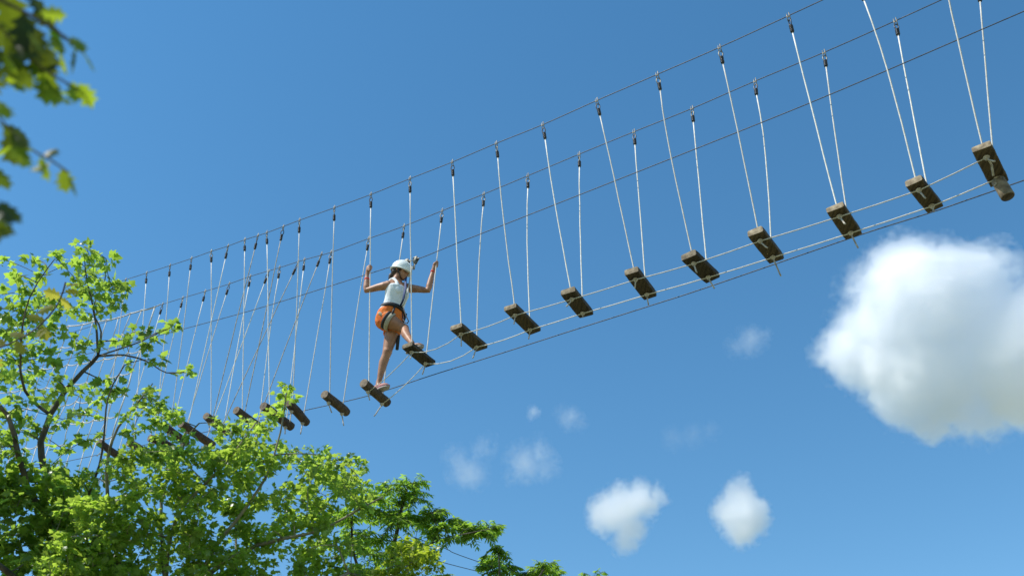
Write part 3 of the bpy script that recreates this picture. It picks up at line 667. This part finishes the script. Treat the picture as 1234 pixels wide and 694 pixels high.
class Tree:
    def __init__(s, name, label, base, seed, bark, leafmat, template, size, kind='simple', group=None):
        s.root = thing(name, label, 'tree', base, group); s.rnd = random.Random(seed); s.g = np.random.default_rng(seed)
        s.wood = MB(); s.nodes = []; s.bark = bark; s.lm = leafmat; s.tpl = template; s.size = size; s.kind = kind
        s.P = []; s.N = []; s.T = []; s.S = []; s.C = []
    def limb(s, pts, r0, r1, n=9):
        P = [np.array(p) for p in pts]; out = []
        for i in range(len(P)-1):
            p0, p1, p2, p3 = P[max(i-1, 0)], P[i], P[i+1], P[min(i+2, len(P)-1)]; k = max(3, min(12, int(np.linalg.norm(p2-p1)/.08)))
            for j in range(k):
                t = j/k; out.append(.5*((2*p1)+(p2-p0)*t+(2*p0-5*p1+4*p2-p3)*t*t+(3*p1-p0-3*p2+p3)*t**3))
        out.append(P[-1]); m = len(out)
        rad = [r0+(r1-r0)*(k/(m-1))**.8 for k in range(m)]
        out = [q+s.g.normal(0, rad[k]*.18, 3) for k, q in enumerate(out)]
        s.wood.tube(out, rad, n)
        s.nodes += [(q, r) for q, r in zip(out, rad)]
    def twig_to(s, c, rmin=.0028):
        P = np.array([n[0] for n in s.nodes]); d = np.linalg.norm(P-c, axis=1)+.35*np.maximum(0, P[:, 2]-c[2]+.02)
        k = int(np.argmin(d)); a, r = s.nodes[k]; L = np.linalg.norm(c-a)
        if L < .02: return a, vz(s.g.normal(0, 1, 3))
        r0 = min(r*.75, .004+.012*L); b = a+(c-a)*.5+s.g.normal(0, .08*L, 3)+UP*.06*L
        pts = []
        K = max(4, min(9, int(L/.06)))
        for j in range(K+1):
            t = j/K; pts.append((1-t)**2*a+2*t*(1-t)*b+t*t*c)
        rad = [r0+(rmin-r0)*(j/K) for j in range(K+1)]
        s.wood.tube(pts, rad, 5)
        s.nodes += [(q, rr) for q, rr in list(zip(pts, rad))[1:]]
        return pts[-2], vz(pts[-1]-pts[-2])
    def clump(s, c, r, n, tone=None):
        c = np.array(c); a, tdir = s.twig_to(c)
        tone = s.rnd.uniform(.15, .85) if tone is None else tone
        if s.kind == 'simple':
            for _ in range(n):
                o = s.g.normal(0, 1, 3); o = o/np.linalg.norm(o)*r*s.g.random()**.45; o[2] *= .6
                nn = np.array([0, 0, 1.])+s.g.normal(0, .62, 3)
                tt = o/r+s.g.normal(0, .45, 3)-UP*.35
                s.P.append(c+o); s.N.append(nn); s.T.append(tt); s.S.append(s.size*s.rnd.uniform(.45, 1.3)); s.C.append(np.clip(tone+s.g.normal(0, .22), 0, 1))
        else:                                            # pinnate leaves: a stalk with drooping leaflets
            for _ in range(n):
                az = s.rnd.uniform(0, 2*math.pi); out = vz(np.array([math.cos(az), math.sin(az), s.rnd.uniform(-.15, .7)])+tdir*.6)
                L = r*s.rnd.uniform(.8, 1.4); st = a+(c-a)*s.rnd.uniform(0, 1.); K = 6
                pts = [st+out*L*t-UP*.38*L*t*t for t in np.linspace(0, 1, K+1)]
                s.wood.tube(pts, .0016, 4)
                tn = np.clip(tone+s.g.normal(0, .15), 0, 1)
                for k in range(1, K+1):
                    td = vz(pts[k]-pts[k-1]); sd = vz(np.cross(td, UP))
                    for sg in ((-1, 1) if k < K else (-1, 0, 1)):
                        dr = td*(1 if sg == 0 else .55)+sd*sg*.9-UP*s.rnd.uniform(.1, .7)
                        s.P.append(pts[k]); s.N.append(UP+s.g.normal(0, .25, 3)+sd*sg*.35); s.T.append(dr)
                        s.S.append(s.size*s.rnd.uniform(.75, 1.15)); s.C.append(np.clip(tn+s.g.normal(0, .12), 0, 1))
    def finish(s):
        s.wood.build('trunk', s.bark, s.root)
        me = leaves_mesh('crown', np.array(s.P), np.array(s.N), np.array(s.T), np.array(s.S), np.array(s.C), s.tpl, root_loc(s.root))
        link('crown', me, s.lm, s.root, smooth=False)

def down(p, z=0.0, dx=0, dy=0): return np.array([p[0]+dx, p[1]+dy, z])
# --- tall maple on the left
dA = 8.0
r0 = far(60, 900, dA); base = down(r0, 0, .1, .2)
tA = Tree('maple_tree', 'tall dark stemmed maple with lobed leaves at the left edge, sky between its upper sprays', base, 3, M_BARK, M_LEAF_A, T_MAPLE, .06)
tA.limb([base, down(r0, 1.2, .05, .15), far(90, 760, dA), far(86, 640, dA), far(68, 585, dA), far(49, 548, dA), far(60, 500, dA), far(89, 459, dA), far(118, 429, dA)], .085, .013)
tA.limb([far(118, 429, dA), far(117, 402, dA-.02), far(112, 370, dA-.05), far(104, 335, dA-.05), far(101, 300, dA-.1)], .011, .003)
tA.limb([far(118, 429, dA), far(122, 400, dA+.1), far(112, 372, dA+.2), far(126, 340, dA+.3), far(127, 318, dA+.3)], .009, .003)
tA.limb([far(118, 429, dA), far(150, 428, dA-.1), far(178, 436, dA-.2), far(200, 449, dA-.25), far(222, 448, dA-.3)], .009, .003)
tA.limb([far(118, 429, dA), far(160, 415, dA-.1), far(190, 402, dA-.25), far(208, 393, dA-.3)], .007, .003)
tA.limb([far(60, 500, dA), far(30, 470, dA-.3), far(25, 420, dA-.5), far(35, 360, dA-.6), far(66, 312, dA-.6)], .013, .003)
tA.limb([far(86, 640, dA), far(40, 600, dA-.4), far(17, 525, dA-.5), far(8, 500, dA-.5), far(-30, 440, dA-.5), far(-10, 370, dA-.5)], .03, .008)
tA.limb([far(86, 640, dA), far(120, 560, dA-.5), far(130, 480, dA-.6), far(150, 440, dA-.6)], .013, .004)
tA.limb([far(90, 760, dA), far(20, 700, dA-.7), far(-60, 620, dA-.9), far(-120, 520, dA-.8)], .03, .01)
CA = [(101, 298, .07), (97, 316, .07), (110, 312, .09), (128, 312, .08), (103, 330, .09), (90, 335, .06), (122, 335, .1), (135, 345, .09), (150, 348, .1), (118, 350, .09), (98, 350, .1), (140, 362, .09), (126, 372, .09),
      (66, 309, .08), (44, 314, .07), (22, 331, .07), (50, 333, .07), (8, 314, .06), (32, 350, .1), (50, 358, .1), (2, 355, .08), (70, 372, .12), (20, 375, .13), (45, 385, .13), (88, 370, .1), (104, 384, .08), (60, 400, .1), (30, 405, .14), (8, 400, .15),
      (105, 416, .11), (92, 425, .06), (150, 410, .07), (163, 400, .06), (185, 402, .08), (208, 390, .08), (187, 433, .08), (178, 418, .07), (224, 449, .08), (158, 440, .05), (205, 397, .05),
      (15, 430, .15), (45, 432, .13), (0, 450, .15), (30, 460, .14), (65, 455, .11), (80, 470, .08), (20, 490, .15), (55, 480, .1), (100, 470, .1), (131, 463, .11), (138, 472, .09), (122, 480, .07), (75, 505, .1), (25, 520, .12), (95, 500, .1), (110, 500, .06), (50, 520, .08),
      (10, 550, .14), (-10, 520, .15), (75, 540, .08), (30, 560, .1), (62, 560, .09), (110, 530, .09), (10, 590, .16), (35, 600, .14), (60, 610, .12), (100, 580, .1)]
for x, y, r in CA:
    tA.clump(far(x, y, dA+tA.rnd.uniform(-.55, .35)), r, int(5+r*r*2000))
for x, y in poly_fill([(-60, 470), (-20, 440), (10, 540), (60, 560), (120, 590), (140, 640), (150, 700), (150, 900), (-60, 900)], 210, tA.rnd):
    tA.clump(far(x, y, dA+tA.rnd.uniform(-.6, .2)), tA.rnd.uniform(.07, .13), 24)
for x, y in poly_fill([(-50, 570), (60, 570), (140, 640), (150, 760), (-50, 760)], 70, tA.rnd):
    tA.clump(far(x, y, dA+tA.rnd.uniform(-.75, -.1)), tA.rnd.uniform(.07, .12), 30)
tA.finish()
# --- small leaved light green tree in the middle
dB = 7.3
r0 = far(210, 960, dB); base = down(r0, 0, 0, .3)
tB = Tree('bushy_tree', 'broad light green leafy tree covering the left logs of the bridge', base, 4, M_PALEBARK, M_LEAF_B, T_SMALL, .046)
tB.limb([base, down(r0, 1.3), far(215, 840, dB), far(240, 700, dB)], .09, .04)
tB.limb([far(240, 700, dB), far(300, 660, dB-.2), far(380, 640, dB-.4), far(430, 615, dB-.5), far(462, 598, dB-.5)], .02, .005)
tB.limb([far(240, 700, dB), far(258, 660, dB-.3), far(290, 620, dB-.4), far(320, 575, dB-.4), far(338, 520, dB-.3), far(346, 466, dB-.3)], .018, .004)
tB.limb([far(215, 840, dB), far(200, 700, dB), far(215, 620, dB-.2), far(270, 560, dB-.3), far(308, 510, dB-.3)], .025, .005)
tB.limb([far(215, 840, dB), far(150, 700, dB+.1), far(130, 600, dB), far(135, 530, dB-.2), far(170, 480, dB-.3), far(184, 462, dB-.3)], .028, .004)
tB.limb([far(200, 700, dB), far(195, 600, dB+.3), far(225, 530, dB+.2), far(240, 510, dB+.1)], .018, .005)
tB.limb([far(215, 840, dB), far(330, 740, dB-.5), far(420, 690, dB-.6)], .03, .01)
for x, y, r in [(184, 470, .05), (176, 480, .07), (192, 486, .07), (200, 500, .08), (212, 498, .08), (190, 505, .08), (174, 494, .06), (346, 466, .05), (340, 474, .05), (350, 478, .05), (335, 490, .05), (328, 500, .07), (318, 512, .07), (300, 508, .07), (284, 515, .08), (270, 522, .08), (262, 508, .05), (310, 522, .09), (325, 540, .1), (345, 542, .1), (240, 545, .1), (215, 548, .1), (225, 525, .06), (195, 525, .06), (180, 515, .06), (160, 520, .06), (165, 545, .09), (185, 550, .1), (365, 548, .09), (385, 548, .09), (403, 556, .08), (424, 552, .06), (436, 560, .06), (432, 575, .08), (415, 580, .09), (440, 590, .08), (140, 565, .1), (115, 575, .1), (290, 540, .1), (265, 545, .1), (150, 500, .05)]:
    tB.clump(far(x, y, dB+tB.rnd.uniform(-.6, .2)), r, int(12+r*r*4200))
PB = [(100, 580), (150, 545), (200, 540), (260, 535), (310, 525), (345, 545), (385, 555), (430, 570), (440, 600), (430, 650), (440, 720), (470, 860), (20, 860), (60, 640)]
for x, y in poly_fill(PB, 720, tB.rnd):
    tB.clump(far(x, y, dB+tB.rnd.uniform(-.6, .25)), tB.rnd.uniform(.06, .1), 34)
tB.finish()
# --- tree with drooping feathered leaves at the right of the mass
dC = 8.0
r0 = far(470, 1000, dC); base = down(r0, 0)
tC = Tree('walnut_tree', 'tree with long feathery drooping leaves, one branch reaching right over the wires', base, 5, M_BARK, M_LEAF_C, T_LANCE, .05, 'pinnate')
tC.limb([base, down(r0, 1.5), far(470, 860, dC), far(465, 730, dC), far(478, 640, dC), far(490, 590, dC)], .08, .01)
tC.limb([far(465, 730, dC), far(500, 670, dC-.1), far(530, 650, dC-.2), far(565, 642, dC-.3), far(596, 636, dC-.3)], .009, .003)
tC.limb([far(465, 730, dC), far(430, 680, dC), far(425, 620, dC-.2), far(440, 590, dC-.2)], .016, .005)
tC.limb([far(470, 860, dC), far(540, 780, dC-.2), far(596, 710, dC-.3), far(601, 668, dC-.3)], .018, .004)
tC.limb([far(540, 780, dC), far(620, 730, dC-.2), far(655, 686, dC-.3)], .012, .004)
tC.limb([far(620, 730, dC), far(690, 730, dC-.2), far(716, 696, dC-.3)], .01, .004)
for x, y, r, n in [(498, 582, .1, 5), (486, 584, .1, 6), (470, 590, .11, 6), (505, 600, .08, 4), (520, 616, .09, 5), (540, 626, .1, 5), (510, 630, .12, 6), (560, 638, .09, 5), (575, 636, .09, 5), (592, 634, .08, 5), (545, 648, .09, 4), (525, 645, .1, 5), (490, 620, .13, 7), (465, 620, .13, 7), (440, 610, .12, 6), (420, 620, .12, 6), (500, 655, .12, 6), (515, 665, .08, 4),
                   (601, 664, .09, 6), (600, 675, .11, 7), (602, 690, .12, 7), (655, 686, .1, 7), (650, 694, .12, 6), (668, 690, .07, 4), (716, 697, .09, 5), (430, 650, .12, 6), (460, 650, .12, 6), (550, 632, .08, 5), (534, 636, .09, 6), (566, 644, .08, 5), (582, 640, .08, 5), (515, 622, .09, 6), (596, 640, .06, 4), (500, 592, .09, 5), (480, 605, .1, 6), (450, 598, .1, 6), (590, 682, .09, 5), (612, 684, .09, 5), (640, 690, .09, 5), (662, 684, .08, 4)]:
    tC.clump(far(x, y, dC+tC.rnd.uniform(-.35, .25)), r*1.1, int(n*2.2))
for x, y in poly_fill([(410, 620), (500, 610), (520, 660), (540, 720), (740, 740), (740, 900), (400, 860)], 150, tC.rnd):
    tC.clump(far(x, y, dC+tC.rnd.uniform(-.5, .9)), .14, 9)
tC.finish()
# --- yellow-green bush in front of it
dE = 7.0
r0 = far(490, 1000, dE); base = down(r0, 0)
tE = Tree('sapling', 'yellow green fine leaved sapling in front of the feathery leaved tree, at the bottom edge', base, 6, M_PALEBARK, M_LEAF_E, T_SMALL, .042)
tE.limb([base, down(r0, 1.8), far(495, 820, dE), far(492, 720, dE), far(490, 650, dE)], .05, .006)
for x, y in poly_fill([(478, 652), (500, 640), (520, 660), (545, 700), (560, 900), (440, 900), (450, 690)], 200, tE.rnd):
    tE.clump(far(x, y, dE+tE.rnd.uniform(-.3, .4)), .06, 30)
tE.finish()
# --- blurred twigs close to the camera
def spray(name, label, cat, base, twigs, lv, mat, template, bark=M_BARK, seed=1, big=1.0):
    o = thing(name, label, cat, base); w_ = MB(); g_ = np.random.default_rng(seed)
    for pts, r in twigs: strung(pts, r, 6, 0, w_)
    w_.build('twig', bark, o)
    P, Nn, T, S, C = [], [], [], [], []
    for x, y, dd, sz, dx, dy, flip, tint in lv:
        p = far(x, y, dd); t = far(x+dx, y+dy, dd+g_.normal(0, .02))-p; t = vz(t)
        n_ = vz(-sight(x, y)*flip+UP*.8+g_.normal(0, .3, 3))
        P.append(p); Nn.append(n_); T.append(t); S.append(sz*big); C.append(tint)
    me = leaves_mesh('leaves', np.array(P), np.array(Nn), np.array(T), np.array(S), np.array(C), template, base)
    link('leaves', me, mat, o, smooth=False)
q = 1.75
LV = [(5, -20, q, .09, 10, 50, 1, .1), (20, -15, q, .09, 12, 50, .6, 0), (38, -5, q+.05, .08, 10, 40, .8, 0), (28, 15, q, .09, 5, 50, 1, .0), (48, 15, q, .05, 25, 5, 1, .9), (50, 20, q+.05, .07, 12, 40, .7, 0), (8, 30, q, .09, 5, 50, .8, 0), (35, 40, q, .08, -5, 45, 1, 0), (60, 30, q, .05, 25, 0, .3, 1),
      (62, 42, q, .05, 5, 35, .6, .9), (58, 55, q+.05, .07, -6, 40, .9, 0), (80, 45, q, .055, 18, 20, .6, .7), (92, 60, q, .06, 12, 40, .3, .2), (0, 60, q, .06, 3, 40, .8, .8), (20, 60, q, .06, 3, 40, .6, .0), (27, 82, q, .05, 1, 30, 1, .35), (55, 85, q, .07, 8, 45, .8, .75), (66, 95, q, .06, 3, 45, .4, .6), (88, 98, q, .045, 5, 30, .8, .85), (98, 108, q, .05, 4, 40, .4, .6), (45, 88, q, .04, -2, 30, .6, .8),
      (-5, 120, q, .06, 10, 40, .7, .8), (2, 150, q, .07, 14, 30, .8, .1), (15, 160, q, .055, 10, 40, .8, .2), (24, 165, q, .06, 2, 40, .8, .75), (18, 170, q+.03, .04, 20, 10, .6, .9), (48, 188, q, .055, 5, 36, .7, .5), (55, 190, q, .04, 18, 10, .7, .1), (75, 203, q, .055, 10, 36, .3, .2), (84, 212, q, .05, 8, 30, .5, .5), (40, 30, q+.06, .09, -5, 50, 1, 0), (12, 60, q+.05, .09, 8, 40, 1, 0), (55, 60, q+.08, .07, 4, 50, .9, .0), (-5, 20, q+.1, .1, 20, 50, 1, 0), (36, 70, q+.05, .06, 10, 40, .9, .1), (-14, 250, q-.2, .075, 6, 60, 1, 0), (-4, 246, q-.2, .06, 10, 50, .8, 0), (-8, 200, q, .06, 10, 30, .8, .3)]
lr = random.Random(8)
LV += [(86, 44, q, .05, 14, 26, .7, 1), (100, 62, q, .05, 4, 40, .5, .7), (96, 100, q, .055, 12, 30, .8, .95), (70, 108, q, .055, -4, 40, .7, .9), (60, 112, q+.05, .05, 10, 36, .6, .8), (40, 100, q, .045, 0, 34, .8, .7), (30, 186, q, .05, -6, 34, .8, .9), (62, 196, q, .045, 4, 34, .7, .7), (72, 62, q, .05, 16, 10, .6, 1), (12, 176, q, .05, 2, 36, .8, .6), (8, 92, q, .05, 4, 36, .7, .8)]
for _ in range(6): LV.append((lr.uniform(-15, 38), lr.uniform(-30, 85), q+lr.uniform(-.12, .16), lr.uniform(.05, .08), lr.uniform(-15, 20), lr.uniform(20, 50), lr.uniform(.5, 1), 0 if lr.random() < .8 else .4))
for _ in range(30): LV.append((lr.uniform(-330, -10), lr.uniform(-330, -30), q+lr.uniform(-.2, .2), lr.uniform(.06, .09), lr.uniform(-20, 20), lr.uniform(20, 50), lr.uniform(.2, 1), lr.random()*.6))  # unseen leaves up and left, added to cast shade on the visible ones
for _ in range(3): LV.append((lr.uniform(-20, 10), lr.uniform(135, 165), q+lr.uniform(-.1, .1), lr.uniform(.05, .065), lr.uniform(-5, 20), lr.uniform(20, 40), lr.uniform(.5, 1), 0))
for _ in range(6): LV.append((lr.uniform(-20, -2), lr.uniform(240, 275), q-.2+lr.uniform(-.1, .1), lr.uniform(.05, .06), lr.uniform(0, 12), lr.uniform(20, 40), lr.uniform(.5, 1), 0))
spray('oak_branch', 'blurred dark and yellow green lobed leaves hanging close to the camera, top left corner', 'branch', far(-60, 0, q),
      [([far(-400, -260, q), far(-160, -90, q), far(-40, -20, q), far(20, 10, q), far(60, 32, q), far(90, 55, q)], .0028), ([far(-160, -90, q), far(-60, 60, q), far(-10, 130, q), far(30, 175, q), far(60, 192, q), far(82, 208, q)], .0018), ([far(-60, 60, q), far(-40, 200, q-.1), far(-10, 245, q-.2)], .002), ([far(-40, -20, q), far(10, 45, q), far(55, 85, q), far(95, 108, q)], .0018)], LV, M_LEAF_O, T_OAK, seed=2, big=.78)
q = 4.6
spray('branch_tip', 'soft yellowish young branch tip in front of the tall maple\'s crown', 'branch', far(-10, 430, q),
      [([far(-200, 560, q), far(-60, 445, q), far(10, 415, q), far(45, 395, q), far(70, 366, q), far(79, 340, q)], .0035)],
      [(79, 345, q, .09, -2, -40, .8, 1), (78, 352, q, .08, 24, -10, .6, .8), (72, 360, q, .1, 38, 2, .5, .9), (74, 358, q, .09, -30, -10, .8, .7), (66, 368, q, .09, -35, 8, .8, .6), (55, 386, q, .09, -30, -12, .7, .4), (50, 392, q, .09, 5, 40, .8, .5), (30, 405, q, .08, -20, -24, .8, .3), (20, 410, q, .09, 10, 34, .8, .4), (48, 396, q, .09, 20, 34, .5, 1), (5, 418, q, .09, -10, -30, .8, .2), (-10, 424, q, .1, 10, 30, .8, .2)], M_TIP, T_OAK, seed=5, big=.85)
